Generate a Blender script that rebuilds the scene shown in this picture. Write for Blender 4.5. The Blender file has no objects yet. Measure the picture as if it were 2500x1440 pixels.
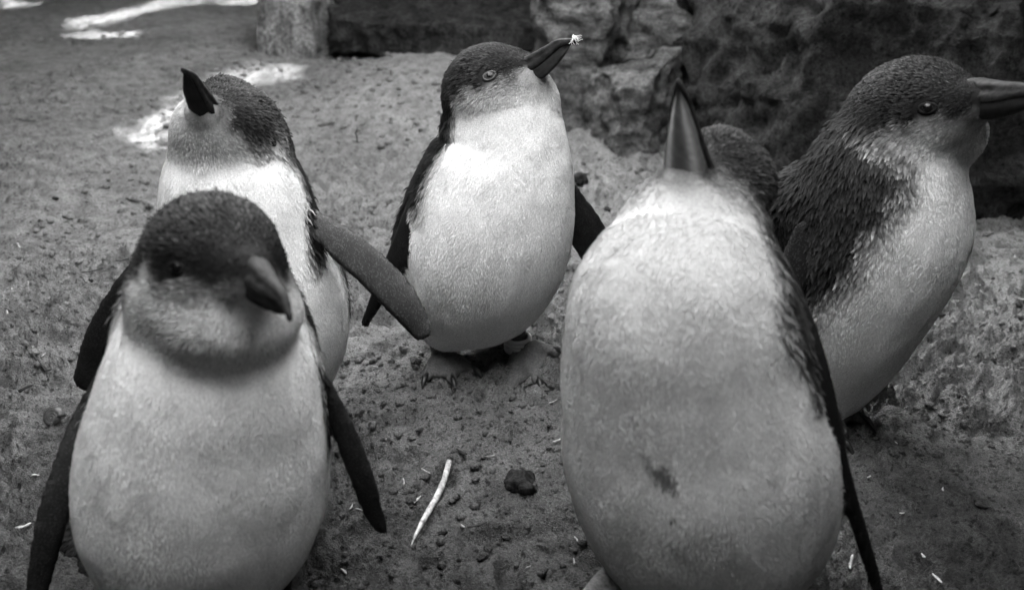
import bpy, math, random
import numpy as np
from mathutils import Vector

scene = bpy.context.scene
COL = scene.collection
RNG = np.random.default_rng(7)
random.seed(7)

# ------------------------------------------------------------------ camera
F_PX = 1944.0                    # focal length in photo pixels (28 mm on a 36 mm frame)
CAM_H = 0.42
PITCH = math.radians(25.0)
cam_data = bpy.data.cameras.new('camera')
cam = bpy.data.objects.new('camera', cam_data)
COL.objects.link(cam)
cam.location = (0, 0, CAM_H)
cam.rotation_euler = (math.pi / 2 - PITCH, 0, 0)
cam_data.sensor_width = 36.0
cam_data.sensor_fit = 'HORIZONTAL'
cam_data.lens = 28.0
cam_data.clip_start = 0.02
cam_data.clip_end = 400
cam_data.dof.use_dof = True
cam_data.dof.focus_distance = 0.72
cam_data.dof.aperture_fstop = 6.3
scene.camera = cam

# ------------------------------------------------------------------ sky, sun, exposure
SUN_EL = math.radians(26)
SUN_DIR = np.array([-0.80, 0.60, 0.0]); SUN_DIR /= np.linalg.norm(SUN_DIR)
SUN_DIR = np.array([SUN_DIR[0] * math.cos(SUN_EL), SUN_DIR[1] * math.cos(SUN_EL), math.sin(SUN_EL)])
world = bpy.data.worlds.new('World'); scene.world = world
world.use_nodes = True
nt = world.node_tree; nt.nodes.clear()
sky = nt.nodes.new('ShaderNodeTexSky'); sky.sky_type = 'NISHITA'; sky.sun_disc = False
sky.sun_elevation = SUN_EL
sky.sun_rotation = math.atan2(SUN_DIR[0], SUN_DIR[1])
bw = nt.nodes.new('ShaderNodeRGBToBW')
bg = nt.nodes.new('ShaderNodeBackground'); bg.inputs['Strength'].default_value = 0.15
wo = nt.nodes.new('ShaderNodeOutputWorld')
nt.links.new(sky.outputs[0], bw.inputs[0]); nt.links.new(bw.outputs[0], bg.inputs[0]); nt.links.new(bg.outputs[0], wo.inputs[0])

sun_data = bpy.data.lights.new('sun', 'SUN'); sun_data.energy = 2.0; sun_data.angle = math.radians(0.7)
sun = bpy.data.objects.new('sun', sun_data); COL.objects.link(sun)
sun.rotation_euler = Vector(SUN_DIR).to_track_quat('Z', 'Y').to_euler()
sun.location = (-3, 5, 6)

vs = scene.view_settings
vs.view_transform = 'Standard'; vs.look = 'None'; vs.gamma = 1.0; vs.use_curve_mapping = False
vs.exposure = 5.9
scene.cycles.use_denoising = True
scene.cycles.denoising_prefilter = 'ACCURATE'
scene.cycles.use_adaptive_sampling = False
scene.cycles.max_bounces = 6

# ------------------------------------------------------------------ helpers
def pix_dir(px, py):
    x = (px - 1250) / F_PX; y = (720 - py) / F_PX
    return np.array([x, math.cos(PITCH) + y * math.sin(PITCH), -math.sin(PITCH) + y * math.cos(PITCH)])

CAMP = np.array([0, 0, CAM_H])

def P(px, py, Y):                       # the point seen at a pixel, at distance Y along the ground
    d = pix_dir(px, py)
    return CAMP + d * (Y / d[1])

def cam_vec(r, u, t):                  # right, up and toward the viewer, as a world direction
    return unit([r, u * math.sin(PITCH) - t * math.cos(PITCH), u * math.cos(PITCH) + t * math.sin(PITCH)])

def reach(px, py, c, L, y0):           # the nearer point on a pixel's ray that lies L from c
    d = pix_dir(px, py); d = d / np.linalg.norm(d); m = c - CAMP
    b = m @ d; q = b * b - (m @ m - L * L)
    return CAMP + d * (b - math.sqrt(max(q, 0)))

def depth_of(p):
    return p[1] * math.cos(PITCH) - (p[2] - CAM_H) * math.sin(PITCH)

def unit(v):
    v = np.asarray(v, float)
    return v / np.linalg.norm(v)

def sstep(a, b, x):
    t = np.clip((x - a) / (b - a), 0, 1)
    return t * t * (3 - 2 * t)

def _hash(ix, iy, iz, seed):
    h = (ix.astype(np.uint32) * np.uint32(374761393) + iy.astype(np.uint32) * np.uint32(668265263)
         + iz.astype(np.uint32) * np.uint32(2147483647) + np.uint32(seed) * np.uint32(974634777))
    h = (h ^ (h >> np.uint32(13))) * np.uint32(1274126177)
    h ^= h >> np.uint32(16)
    h = h * np.uint32(2246822519)
    h ^= h >> np.uint32(13)
    return (h & np.uint32(0xFFFFFF)).astype(np.float32) / np.float32(0xFFFFFF)

def noise(p, seed=0):                   # smooth value noise, -1..1
    p = np.asarray(p, np.float32)
    fl = np.floor(p); f = p - fl; i = fl.astype(np.int64)
    f = f * f * f * (f * (f * 6 - 15) + 10)
    x, y, z = i[:, 0], i[:, 1], i[:, 2]
    out = np.zeros(len(p), np.float32)
    for dx in (0, 1):
        wx = f[:, 0] if dx else 1 - f[:, 0]
        for dy in (0, 1):
            wy = f[:, 1] if dy else 1 - f[:, 1]
            for dz in (0, 1):
                wz = f[:, 2] if dz else 1 - f[:, 2]
                out += wx * wy * wz * _hash(x + dx, y + dy, z + dz, seed)
    return out * 2 - 1

def fbm(p, octaves=4, seed=0, gain=0.5, lac=2.03):
    p = np.asarray(p, np.float32)
    a = 1.0; s = 0; out = np.zeros(len(p), np.float32)
    for o in range(octaves):
        out += a * noise(p + 17.3 * o, seed + o); s += a
        a *= gain; p = p * lac
    return out / s

def mk_mesh(name, V, Fc, mat, parent=None, smooth=True, attrs=None):
    V = np.asarray(V, np.float32)
    me = bpy.data.meshes.new(name)
    me.vertices.add(len(V)); me.vertices.foreach_set('co', V.ravel())
    if isinstance(Fc, np.ndarray):
        k = Fc.shape[1]; n = len(Fc)
        me.loops.add(n * k); me.loops.foreach_set('vertex_index', Fc.astype(np.int32).ravel())
        me.polygons.add(n)
        me.polygons.foreach_set('loop_start', np.arange(0, n * k, k, dtype=np.int32))
    else:
        tot = [len(f) for f in Fc]; n = len(Fc)
        me.loops.add(sum(tot)); me.loops.foreach_set('vertex_index', np.array([i for f in Fc for i in f], np.int32))
        me.polygons.add(n)
        me.polygons.foreach_set('loop_start', np.concatenate([[0], np.cumsum(tot)[:-1]]).astype(np.int32))
    me.update(calc_edges=True); me.validate()
    me.polygons.foreach_set('use_smooth', np.full(len(me.polygons), smooth))
    for an, av in (attrs or {}).items():
        a = me.attributes.new(an, 'FLOAT', 'POINT'); a.data.foreach_set('value', np.asarray(av, np.float32))
    me.materials.append(mat)
    o = bpy.data.objects.new(name, me); COL.objects.link(o)
    if parent is not None:
        o.parent = parent
        o.matrix_parent_inverse = parent.matrix_basis.inverted()
    return o

def thing(name, label, cat, loc, group=None):
    o = bpy.data.objects.new(name, None); COL.objects.link(o)
    o.empty_display_size = 0.05
    o.location = Vector([float(c) for c in loc])
    tag(o, label, cat, group)
    return o

def tag(o, label, cat, group=None):
    o['label'] = label; o['category'] = cat
    if group: o['group'] = group
    return o

def recentre(o):                        # origin to the base of a one-mesh thing
    me = o.data; n = len(me.vertices)
    a = np.empty(n * 3, np.float32); me.vertices.foreach_get('co', a); a = a.reshape(-1, 3)
    c = np.array([a[:, 0].mean(), a[:, 1].mean(), a[:, 2].min()], np.float32)
    me.vertices.foreach_set('co', (a - c).ravel()); me.update()
    o.location = Vector([float(x) for x in c])
    return o

# ------------------------------------------------------------------ implicit surfaces
def smin(a, b, k):
    h = np.clip(0.5 + 0.5 * (b - a) / k, 0, 1)
    return b + (a - b) * h - k * h * (1 - h)

def capsule(p, a, b, ra, rb):
    a = np.asarray(a, np.float32); b = np.asarray(b, np.float32)
    ba = b - a; pa = p - a
    t = np.clip(pa @ ba / max(float(ba @ ba), 1e-12), 0, 1).astype(np.float32)
    d = pa - t[:, None] * ba
    return np.sqrt(np.einsum('ij,ij->i', d, d)) - (ra + (rb - ra) * t)

def chain(p, pts, rad):
    d = None
    for i in range(len(pts) - 1):
        c = capsule(p, pts[i], pts[i + 1], rad[i], rad[i + 1])
        d = c if d is None else np.minimum(d, c)
    return d

def ellipsoid(p, c, M, r):              # M rows are the axes
    q = (p - np.asarray(c, np.float32)) @ np.asarray(M, np.float32).T
    r = np.asarray(r, np.float32)
    k0 = np.sqrt(((q / r) ** 2).sum(1)); k1 = np.sqrt(((q / r ** 2) ** 2).sum(1)) + 1e-9
    return k0 * (k0 - 1) / k1

def catmull(pts, rad, n=4):
    pts = [np.asarray(p, float) for p in pts]
    P_ = [2 * pts[0] - pts[1]] + pts + [2 * pts[-1] - pts[-2]]
    R_ = [rad[0]] + list(rad) + [rad[-1]]
    op, orr = [], []
    for i in range(1, len(P_) - 2):
        for j in range(n):
            t = j / n
            w = np.array([-t + 2 * t * t - t ** 3, 2 - 5 * t * t + 3 * t ** 3, t + 4 * t * t - 3 * t ** 3, -t * t + t ** 3]) / 2
            op.append(w[0] * P_[i - 1] + w[1] * P_[i] + w[2] * P_[i + 1] + w[3] * P_[i + 2])
            orr.append(w[0] * R_[i - 1] + w[1] * R_[i] + w[2] * R_[i + 1] + w[3] * R_[i + 2])
    op.append(pts[-1]); orr.append(rad[-1])
    return np.array(op), np.array(orr)

def surface_nets(sdf, lo, hi, h, B=4, margin=2.0):
    lo = np.asarray(lo, float); hi = np.asarray(hi, float)
    nb = np.ceil((hi - lo) / (h * B)).astype(int) + 1
    n = nb * B
    g = [lo[a] + h * (np.arange(nb[a]) * B + (B - 1) / 2) for a in range(3)]
    cp = np.stack(np.meshgrid(*g, indexing='ij'), -1).reshape(-1, 3).astype(np.float32)
    cv = sdf(cp).reshape(nb)
    near = np.abs(cv) < h * B * 0.9 * margin
    V = cv.repeat(B, 0).repeat(B, 1).repeat(B, 2).astype(np.float32)
    m = near.repeat(B, 0).repeat(B, 1).repeat(B, 2)
    ii = np.argwhere(m)
    V[m] = sdf((lo + ii * h).astype(np.float32))
    S = V < 0
    cells = np.zeros(n - 1, np.int8)
    for c in np.ndindex(2, 2, 2):
        cells += S[c[0]:n[0] - 1 + c[0], c[1]:n[1] - 1 + c[1], c[2]:n[2] - 1 + c[2]]
    act = (cells > 0) & (cells < 8)
    ci = np.argwhere(act)
    idx = np.full(n - 1, -1, np.int64); idx[act] = np.arange(len(ci))
    acc = np.zeros((len(ci), 3)); cnt = np.zeros(len(ci))
    for c in np.ndindex(2, 2, 2):
        for ax in range(3):
            if c[ax]: continue
            e = list(c); e[ax] = 1
            va = V[tuple((ci + c).T)]; vb = V[tuple((ci + e).T)]
            x = (va < 0) != (vb < 0)
            t = np.where(x, va / np.where(x, va - vb, 1), 0)
            pos = np.tile(np.array(c, float), (len(ci), 1)); pos[:, ax] = t
            acc[x] += pos[x]; cnt[x] += 1
    verts = lo + h * (ci + acc / cnt[:, None])
    quads = []
    for ax in range(3):
        b, c = (ax + 1) % 3, (ax + 2) % 3
        sl0 = [slice(1, n[a] - 1) for a in range(3)]; sl1 = list(sl0)
        sl0[ax] = slice(0, n[ax] - 1); sl1[ax] = slice(1, n[ax])
        s0 = S[tuple(sl0)]; s1 = S[tuple(sl1)]
        x = np.argwhere(s0 != s1)
        off = np.ones(3, int); off[ax] = 0
        e = x + off
        flip = s0[tuple(x.T)]
        def cell(db, dc):
            q = e.copy(); q[:, b] -= db; q[:, c] -= dc
            return idx[tuple(q.T)]
        q = np.stack([cell(1, 1), cell(0, 1), cell(0, 0), cell(1, 0)], 1)
        q[~flip] = q[~flip][:, ::-1]
        quads.append(q)
    q = np.concatenate(quads)
    q = q[(q >= 0).all(1)]
    return verts, q

def grad(sdf, p, e=0.0008):
    p = np.asarray(p, np.float32); g = np.empty_like(p)
    for a in range(3):
        o = np.zeros(3, np.float32); o[a] = e
        g[:, a] = sdf(p + o) - sdf(p - o)
    return g / (np.linalg.norm(g, axis=1, keepdims=True) + 1e-12)

def sdf_mesh(sdf, lo, hi, h, iters=2):
    V, Q = surface_nets(sdf, lo, hi, h)
    V = V.astype(np.float32)
    for _ in range(iters):
        g = grad(sdf, V)
        V = V - np.clip(sdf(V), -h, h)[:, None] * g * 0.8
    return V, Q

def tube(pts, rad, seg=8):
    pts = np.asarray(pts, float); n = len(pts)
    tang = np.gradient(pts, axis=0); tang /= np.linalg.norm(tang, axis=1, keepdims=True) + 1e-12
    ref = np.array([0, 0, 1.0]) if abs(tang[0, 2]) < 0.9 else np.array([1.0, 0, 0])
    V = []; Fq = []
    for i in range(n):
        a = unit(np.cross(tang[i], ref)); b = np.cross(tang[i], a)
        for j in range(seg):
            th = 2 * math.pi * j / seg
            V.append(pts[i] + rad[i] * (math.cos(th) * a + math.sin(th) * b))
    for i in range(n - 1):
        for j in range(seg):
            Fq.append((i * seg + j, i * seg + (j + 1) % seg, (i + 1) * seg + (j + 1) % seg, (i + 1) * seg + j))
    Fq.append(tuple(range(seg))[::-1]); Fq.append(tuple((n - 1) * seg + j for j in range(seg)))
    return np.array(V), Fq

def join(parts):
    V = []; Fc = []; o = 0
    for v, f in parts:
        V.append(np.asarray(v)); Fc += [tuple(int(i) + o for i in g) for g in f]; o += len(v)
    return np.concatenate(V), Fc

# ------------------------------------------------------------------ materials
def new_mat(name):
    m = bpy.data.materials.new(name); m.use_nodes = True
    t = m.node_tree; b = t.nodes['Principled BSDF']
    return m, t, b

def N(t, kind, **kw):
    n = t.nodes.new(kind)
    for k, v in kw.items():
        if k in n.inputs: n.inputs[k].default_value = v
        else: setattr(n, k, v)
    return n

def grey(t, fac, a, b, lo=0.0, hi=1.0):
    r = t.nodes.new('ShaderNodeMapRange'); r.inputs['From Min'].default_value = lo; r.inputs['From Max'].default_value = hi
    r.inputs['To Min'].default_value = a; r.inputs['To Max'].default_value = b
    t.links.new(fac, r.inputs['Value'])
    return r.outputs[0]

def math_node(t, op, a, b):
    n = t.nodes.new('ShaderNodeMath'); n.operation = op
    for i, v in enumerate((a, b)):
        if isinstance(v, (int, float)): n.inputs[i].default_value = v
        else: t.links.new(v, n.inputs[i])
    return n.outputs[0]

def pos_noise(t, scale, detail=3.0, rough=0.55):
    g = t.nodes.new('ShaderNodeNewGeometry')
    n = N(t, 'ShaderNodeTexNoise', Scale=scale, Detail=detail, Roughness=rough)
    t.links.new(g.outputs['Position'], n.inputs['Vector'])
    return n.outputs['Fac']

def bump(t, b, h, strength, dist):
    n = N(t, 'ShaderNodeBump', Strength=strength, Distance=dist)
    t.links.new(h, n.inputs['Height']); t.links.new(n.outputs[0], b.inputs['Normal'])

def plumage_mat():
    m, t, b = new_mat('plumage')
    a = N(t, 'ShaderNodeAttribute', attribute_name='tone')
    n = pos_noise(t, 900, 2)
    c = math_node(t, 'MULTIPLY', a.outputs['Fac'], grey(t, n, 0.75, 1.25, 0.25, 0.75))
    t.links.new(c, b.inputs['Base Color'])
    b.inputs['Roughness'].default_value = 0.65
    b.inputs['Specular IOR Level'].default_value = 0.06
    return m
M_PLUME = plumage_mat()

def flat_mat(name, val, rough=0.6, spec=0.4, nscale=None, namp=0.3, bumpd=None):
    m, t, b = new_mat(name)
    if nscale:
        n = pos_noise(t, nscale, 4)
        t.links.new(grey(t, n, val * (1 - namp), val * (1 + namp), 0.3, 0.7), b.inputs['Base Color'])
        if bumpd: bump(t, b, n, 0.6, bumpd)
    else:
        b.inputs['Base Color'].default_value = (val, val, val, 1)
    b.inputs['Roughness'].default_value = rough
    b.inputs['Specular IOR Level'].default_value = spec
    return m

M_BEAK = flat_mat('beak_horn', 0.018, 0.65, 0.14, 260, 0.6, 0.0010)

M_FOOT = flat_mat('foot_skin', 0.14, 0.75, 0.3, 500, 0.35, 0.0008)
M_CLAW = flat_mat('claw_horn', 0.02, 0.35, 0.5)
M_LID = flat_mat('eyelid_skin', 0.035, 0.5)
M_LID_DARK = flat_mat('eyelid_skin_dark', 0.008, 0.7, 0.1)
M_BAND = flat_mat('band_plastic', 0.55, 0.4, 0.5)
M_STRAW = flat_mat('straw', 0.42, 0.7, 0.2, 260, 0.6, 0.0012)
M_BARK = flat_mat('bark', 0.03, 0.8, 0.2, 160, 0.4, 0.0006)
M_DOWN = flat_mat('white_down', 0.85, 0.7, 0.2)
M_BLOCKER = flat_mat('light_blocker', 0.06, 0.8, 0.2, 30, 0.3)  # dark surface of the added light blockers

def eye_mat(name, iris):
    m, t, b = new_mat(name)
    a = N(t, 'ShaderNodeAttribute', attribute_name='tone')
    t.links.new(a.outputs['Fac'], b.inputs['Base Color'])
    b.inputs['Roughness'].default_value = 0.16
    b.inputs['Specular IOR Level'].default_value = 0.3
    return m
M_EYE = eye_mat('eye', 0.3)

M_BEAK_PALE = eye_mat('beak_horn_two_tone', 0)
M_BEAK_PALE.node_tree.nodes['Principled BSDF'].inputs['Roughness'].default_value = 0.75
M_BEAK_PALE.node_tree.nodes['Principled BSDF'].inputs['Specular IOR Level'].default_value = 0.12

def sand_mat():
    m, t, b = new_mat('sand')
    broad = pos_noise(t, 2.2, 4, 0.6)
    mid = pos_noise(t, 38, 4, 0.6)
    fine = pos_noise(t, 420, 3, 0.7)
    grain = pos_noise(t, 1500, 1, 0.5)
    v = grey(t, broad, 0.20, 0.37, 0.3, 0.7)
    v = math_node(t, 'MULTIPLY', v, grey(t, mid, 0.62, 1.2, 0.3, 0.62))
    v = math_node(t, 'MULTIPLY', v, grey(t, fine, 0.6, 1.3, 0.3, 0.7))
    v = math_node(t, 'MULTIPLY', v, grey(t, grain, 0.55, 1.45, 0.3, 0.7))
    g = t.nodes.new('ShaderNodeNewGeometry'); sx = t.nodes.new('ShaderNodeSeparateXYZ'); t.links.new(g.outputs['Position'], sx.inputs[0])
    speck = pos_noise(t, 170, 3, 0.6)
    v = math_node(t, 'MULTIPLY', v, grey(t, speck, 1.0, 0.35, 0.56, 0.66))
    # front sand: damp plus shade put into the colour, with a ragged boundary
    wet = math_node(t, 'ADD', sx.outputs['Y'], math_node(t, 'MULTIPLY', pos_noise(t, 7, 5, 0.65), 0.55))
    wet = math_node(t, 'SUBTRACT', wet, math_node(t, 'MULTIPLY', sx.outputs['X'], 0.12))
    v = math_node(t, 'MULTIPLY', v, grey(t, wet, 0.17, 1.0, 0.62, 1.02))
    t.links.new(v, b.inputs['Base Color'])
    b.inputs['Roughness'].default_value = 0.95
    b.inputs['Specular IOR Level'].default_value = 0.1
    h = math_node(t, 'ADD', fine, math_node(t, 'MULTIPLY', grain, 0.5))
    bump(t, b, h, 1.0, 0.006)
    return m
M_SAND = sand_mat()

def rock_mat(name, lo, hi, scale, streak=False, sp=(0.15, 2.1), bd=0.022):
    m, t, b = new_mat(name)
    g = t.nodes.new('ShaderNodeNewGeometry')
    vec = g.outputs['Position']
    if streak:
        mp = t.nodes.new('ShaderNodeMapping'); mp.inputs['Scale'].default_value = streak
        t.links.new(vec, mp.inputs['Vector']); vec = mp.outputs[0]
    n1 = N(t, 'ShaderNodeTexNoise', Scale=scale, Detail=6.0, Roughness=0.65); t.links.new(vec, n1.inputs['Vector'])
    fine = pos_noise(t, 130, 6, 0.8)
    v = grey(t, n1.outputs['Fac'], lo, hi, 0.32, 0.68)
    v = math_node(t, 'MULTIPLY', v, grey(t, fine, sp[0], sp[1], 0.34, 0.66))
    t.links.new(v, b.inputs['Base Color'])
    b.inputs['Roughness'].default_value = 0.85
    b.inputs['Specular IOR Level'].default_value = 0.12
    bump(t, b, math_node(t, 'ADD', fine, math_node(t, 'MULTIPLY', n1.outputs['Fac'], 1.5)), 1.0, bd)
    return m
M_ROCK_DARK = rock_mat('basalt_dark', 0.008, 0.060, 22)
M_ROCK_MID = rock_mat('layered_stone', 0.025, 0.26, 11, (1, 1, 3.0), (0.4, 1.7), 0.014)
M_ROCK_STAIN = rock_mat('stained_stone', 0.03, 0.4, 14, (1.6, 1.6, 0.35))

# ------------------------------------------------------------------ the sand
MOUNDS = [  # x, y, radius, height
    (-0.20, 1.98, 0.24, 0.075), (0.95, 0.80, 0.10, -0.012), (0.55, 0.68, 0.09, 0.012), (-0.62, 0.95, 0.12, 0.012),
    (-0.47, 0.72, 0.06, -0.010), (-0.78, 1.35, 0.16, 0.02), (-0.55, 0.55, 0.07, -0.010), (-0.05, 0.60, 0.07, 0.010),
    (-0.95, 2.2, 0.3, 0.05), (0.62, 0.92, 0.10, -0.016), (0.70, 0.84, 0.06, -0.020), (0.03, 0.70, 0.07, 0.008),
]

def ground_h(x, y):
    x = np.asarray(x, np.float32); y = np.asarray(y, np.float32)
    p = np.stack([x, y, np.zeros_like(x)], 1)
    t = (y - 1.25) / 0.25
    h = 0.07 * 0.25 * np.where(t > 20, t, np.log1p(np.exp(np.minimum(t, 20))))
    h = np.where(y > 6, h.clip(None, 0.34), h)
    near = np.exp(-np.maximum(y - 3.0, 0) * 0.5)
    for mx, my, r, a in MOUNDS:
        h = h + a * np.exp(-((x - mx) ** 2 + (y - my) ** 2) / (r * r))
    h += 0.034 * fbm(p * 3.6, 4, 11) * sstep(0.7, 1.6, y)
    h += 0.007 * fbm(p * 9.0, 3, 21)
    c = fbm(p * 26.0, 3, 31)
    h += 0.0045 * np.abs(c) * near - 0.002
    wv = np.stack([noise(p * 14, 95), noise(p * 14 + 31, 96), np.zeros_like(x)], 1)
    pw = p + 0.018 * wv
    rough = sstep(-0.20, 0.25, fbm(p * 5.5 + 4.0, 3, 91))       # trampled patches between smoother ones
    near = near * (1 - 0.75 * sstep(1.3, 1.9, y))
    c2 = fbm(pw * 62.0, 2, 41); h += 0.0105 * c2 * near * (0.35 + rough) + 0.015 * fbm(pw * 30.0, 2, 43) * near * rough
    c3 = noise(pw * 150.0, 51); h += 0.0030 * sstep(0.0, 0.45, c3) * near * (0.25 + 1.3 * rough)
    c4 = noise(pw * 330.0, 61); h += 0.0036 * c4 * near * (0.5 + rough)
    rid = 1 - np.abs(noise(np.stack([x * 11 + y * 4, y * 19 - x * 3, 0 * x], 1), 63)); h += 0.006 * sstep(0.75, 1.0, rid) * near
    pit = noise(p * 34.0 + 9.0, 71); h -= 0.010 * sstep(0.45, 0.85, pit) * near
    return h

def build_ground():
    ys = [-30, -10, -4, -2, -1.0, -0.5, -0.2, 0.0, 0.1]
    y = 0.18
    while y < 4.2:
        ys.append(y); y += max(0.0022, 0.0022 * (y / 0.65) ** 1.55)
    ys += [4.6, 5.2, 6, 7.5, 10, 15, 25, 45, 90]
    ys = np.array(ys)
    u = np.linspace(-1, 1, 760)
    hw = 0.42 + 0.78 * np.clip(ys, 0, 8)
    X = u[None] * hw[:, None]
    outer = np.array([1.06, 1.15, 1.4, 2, 4, 10, 40, 120.0])
    L = -outer[::-1][None] * hw[:, None]; R = outer[None] * hw[:, None]
    X = np.concatenate([L, X, R], 1)
    Y = np.repeat(ys[:, None], X.shape[1], 1)
    Z = ground_h(X.ravel(), Y.ravel())
    V = np.stack([X.ravel(), Y.ravel(), Z], 1)
    r, c = X.shape
    i = np.arange(r * c).reshape(r, c)
    Q = np.stack([i[:-1, :-1], i[:-1, 1:], i[1:, 1:], i[1:, :-1]], -1).reshape(-1, 4)
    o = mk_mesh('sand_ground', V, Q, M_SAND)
    o['kind'] = 'structure'
    return o
build_ground()

def gz(x, y):
    return float(ground_h(np.array([x]), np.array([y]))[0])

def on_ground(px, py):                 # where the ray through a pixel meets the sand
    d = pix_dir(px, py); t = 0.2
    for _ in range(600):
        q = CAMP + d * t
        m = (q[1] - 1.25) / 0.25
        g = q[2] - 0.0175 * (m if m > 20 else math.log1p(math.exp(m)))
        if g < 0.0006: break
        t += max(g * 0.8, 0.0006)
    for _ in range(6):
        q = CAMP + d * t
        t += (q[2] - gz(q[0], q[1])) / max(-d[2], 0.12) * 0.7
    return CAMP + d * t

# loose clods lying on the sand
def build_clods(n=22000):
    phi = (1 + 5 ** 0.5) / 2
    ico = np.array([(-1, phi, 0), (1, phi, 0), (-1, -phi, 0), (1, -phi, 0), (0, -1, phi), (0, 1, phi), (0, -1, -phi), (0, 1, -phi),
                    (phi, 0, -1), (phi, 0, 1), (-phi, 0, -1), (-phi, 0, 1)]) / math.sqrt(1 + phi * phi)
    fac = np.array([(0, 11, 5), (0, 5, 1), (0, 1, 7), (0, 7, 10), (0, 10, 11), (1, 5, 9), (5, 11, 4), (11, 10, 2), (10, 7, 6), (7, 1, 8),
                    (3, 9, 4), (3, 4, 2), (3, 2, 6), (3, 6, 8), (3, 8, 9), (4, 9, 5), (2, 4, 11), (6, 2, 10), (8, 6, 7), (9, 8, 1)])
    y = 0.25 + 2.4 * RNG.random(n) ** 1.6
    x = (RNG.random(n) * 2 - 1) * (0.35 + 0.75 * y)
    keep = noise(np.stack([x * 5, y * 5, x * 0], 1), 91) > -0.15
    x, y = x[keep], y[keep]; n = len(x)
    r = 0.0010 + 0.0046 * RNG.random(n) ** 2.8
    r *= 0.7 + 0.5 * y
    z = ground_h(x, y)
    V = ico[None] * r[:, None, None] * (0.65 + 0.7 * RNG.random((n, 12, 1))) * np.array([1, 1, 0.75])
    V += np.stack([x, y, z + r * 0.25], 1)[:, None]
    Q = (fac[None] + 12 * np.arange(n)[:, None, None]).reshape(-1, 3)
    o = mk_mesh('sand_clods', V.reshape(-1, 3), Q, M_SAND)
    o['kind'] = 'stuff'; o['label'] = 'loose crumbs of damp sand scattered over the ground'; o['category'] = 'sand crumbs'
build_clods()

# ------------------------------------------------------------------ rocks
def rock(name, label, planes, c, box, h, mat, rough=(0.012, 9, 0.004, 40), strata=None, seed=0, k=0.004):
    c = np.asarray(c, np.float32)
    pl = [(unit(n).astype(np.float32), d) for n, d in planes]
    def f(p):
        q = p - c
        d = None
        for n, o in pl:
            e = q @ n - o
            d = e if d is None else -smin(-d, -e, k)
        d = d - rough[0] * fbm(p * rough[1] + seed, 3, 100 + seed)
        return d
    lo = c - np.asarray(box); hi = c + np.asarray(box)
    V, Q = surface_nets(f, lo, hi, h, margin=1.6)
    V = V.astype(np.float32)
    g = grad(f, V, 0.003)
    dsp = rough[2] * (0.6 * fbm(V * rough[3] * 2 + seed, 3, 200 + seed, gain=0.6) - 1.6 * np.abs(noise(V * rough[3] * 0.55 + seed, 210 + seed))
                      - 0.8 * np.abs(noise(V * rough[3] * 1.3 + seed, 220 + seed)) + 0.5)
    if strata:
        amp, fr, tilt = strata
        s = V @ np.asarray(tilt, np.float32) * fr + 1.5 * fbm(V * 7, 3, 300 + seed)
        w = np.abs((s % 1) - 0.5) * 2
        dsp += amp * (sstep(0.1, 0.5, w) - 0.7) * (1 - np.abs(g[:, 2])) 
    crack = np.abs(noise(V * rough[1] * 0.7 + 5 + seed, 400 + seed))
    dsp -= 0.006 * (1 - sstep(0.0, 0.03, crack))
    V = V + g * dsp[:, None]
    o = mk_mesh(name, V, Q, mat)
    recentre(o)
    return tag(o, label, 'rock', 'rocks edging the sand')

# low flat slab bridging two stones at the back
sl = P(1035, 70, 2.25)
rock('rock_slab', 'long flat dark slab lying across the back with a black gap below',
     [((0.12, -1, 0.25), 0.30), ((-0.25, -1, -0.3), 0.33), ((0, 1, 0), 0.45), ((0.05, -0.12, 1), 0.045), ((0.02, 0.1, -1), 0.05), ((-1, -0.1, 0.1), 0.30), ((1, 0, 0), 0.36)],
     (sl[0] + 0.02, 2.50, 0.175), (0.45, 0.52, 0.12), 0.008, M_ROCK_DARK, (0.020, 7, 0.012, 26), seed=3)
rock('rock', 'pale knobbly stone streaked with dark vertical stains under the slab end',
     [((-1, -0.2, 0.1), 0.075), ((1, 0, 0), 0.09), ((0, -1, 0.2), 0.08), ((0, 1, 0), 0.22), ((-0.3, -0.3, 1), 0.13), ((0, 0, -1), 0.15)],
     (-0.625, 2.32, 0.14), (0.16, 0.3, 0.22), 0.007, M_ROCK_STAIN, (0.016, 12, 0.006, 45), seed=5)
rock('rock', 'tall weathered stone upright behind the beak of the middle penguin',
     [((-1, -0.1, 0.0), 0.075), ((1, -0.5, 0), 0.075), ((-0.4, -1, 0.25), 0.085), ((0.5, -1, -0.15), 0.085), ((0, -1, 0.1), 0.09), ((0, 1, 0), 0.2), ((0.1, -0.3, 1), 0.42), ((0, 0, -1), 0.12)],
     (0.14, 1.72, 0.05), (0.14, 0.26, 0.5), 0.007, M_ROCK_MID, (0.016, 8, 0.013, 30), (0.008, 8, (0.5, 0, 1)), seed=8)
rock('rock', 'layered stone with pale ledges leaning between upright stone and big boulder',
     [((-1, -0.4, 0.1), 0.15), ((1, -0.2, 0), 0.20), ((-0.3, -1, 0.55), 0.13), ((0.45, -1, 0.1), 0.14), ((0.1, -1, 0.35), 0.11), ((0, 1, 0), 0.25), ((0.2, -0.45, 1), 0.26), ((0, 0, -1), 0.15)],
     (0.36, 1.78, 0.06), (0.3, 0.36, 0.4), 0.008, M_ROCK_MID, (0.020, 7, 0.014, 26), (0.020, 9, (0.35, 0.1, 1)), seed=11)
rock('rock', 'small squared block wedged against foot of the layered stone',
     [((-1, -0.35, 0.15), 0.050), ((0.9, -0.6, 0.1), 0.045), ((0, -1, 0.15), 0.05), ((0, 1, 0), 0.10), ((-0.2, -0.2, 1), 0.075), ((0.2, 0, -1), 0.075)],
     (0.232, 1.53, 0.085), (0.11, 0.16, 0.15), 0.005, M_ROCK_MID, (0.010, 12, 0.008, 40), seed=14)
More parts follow.
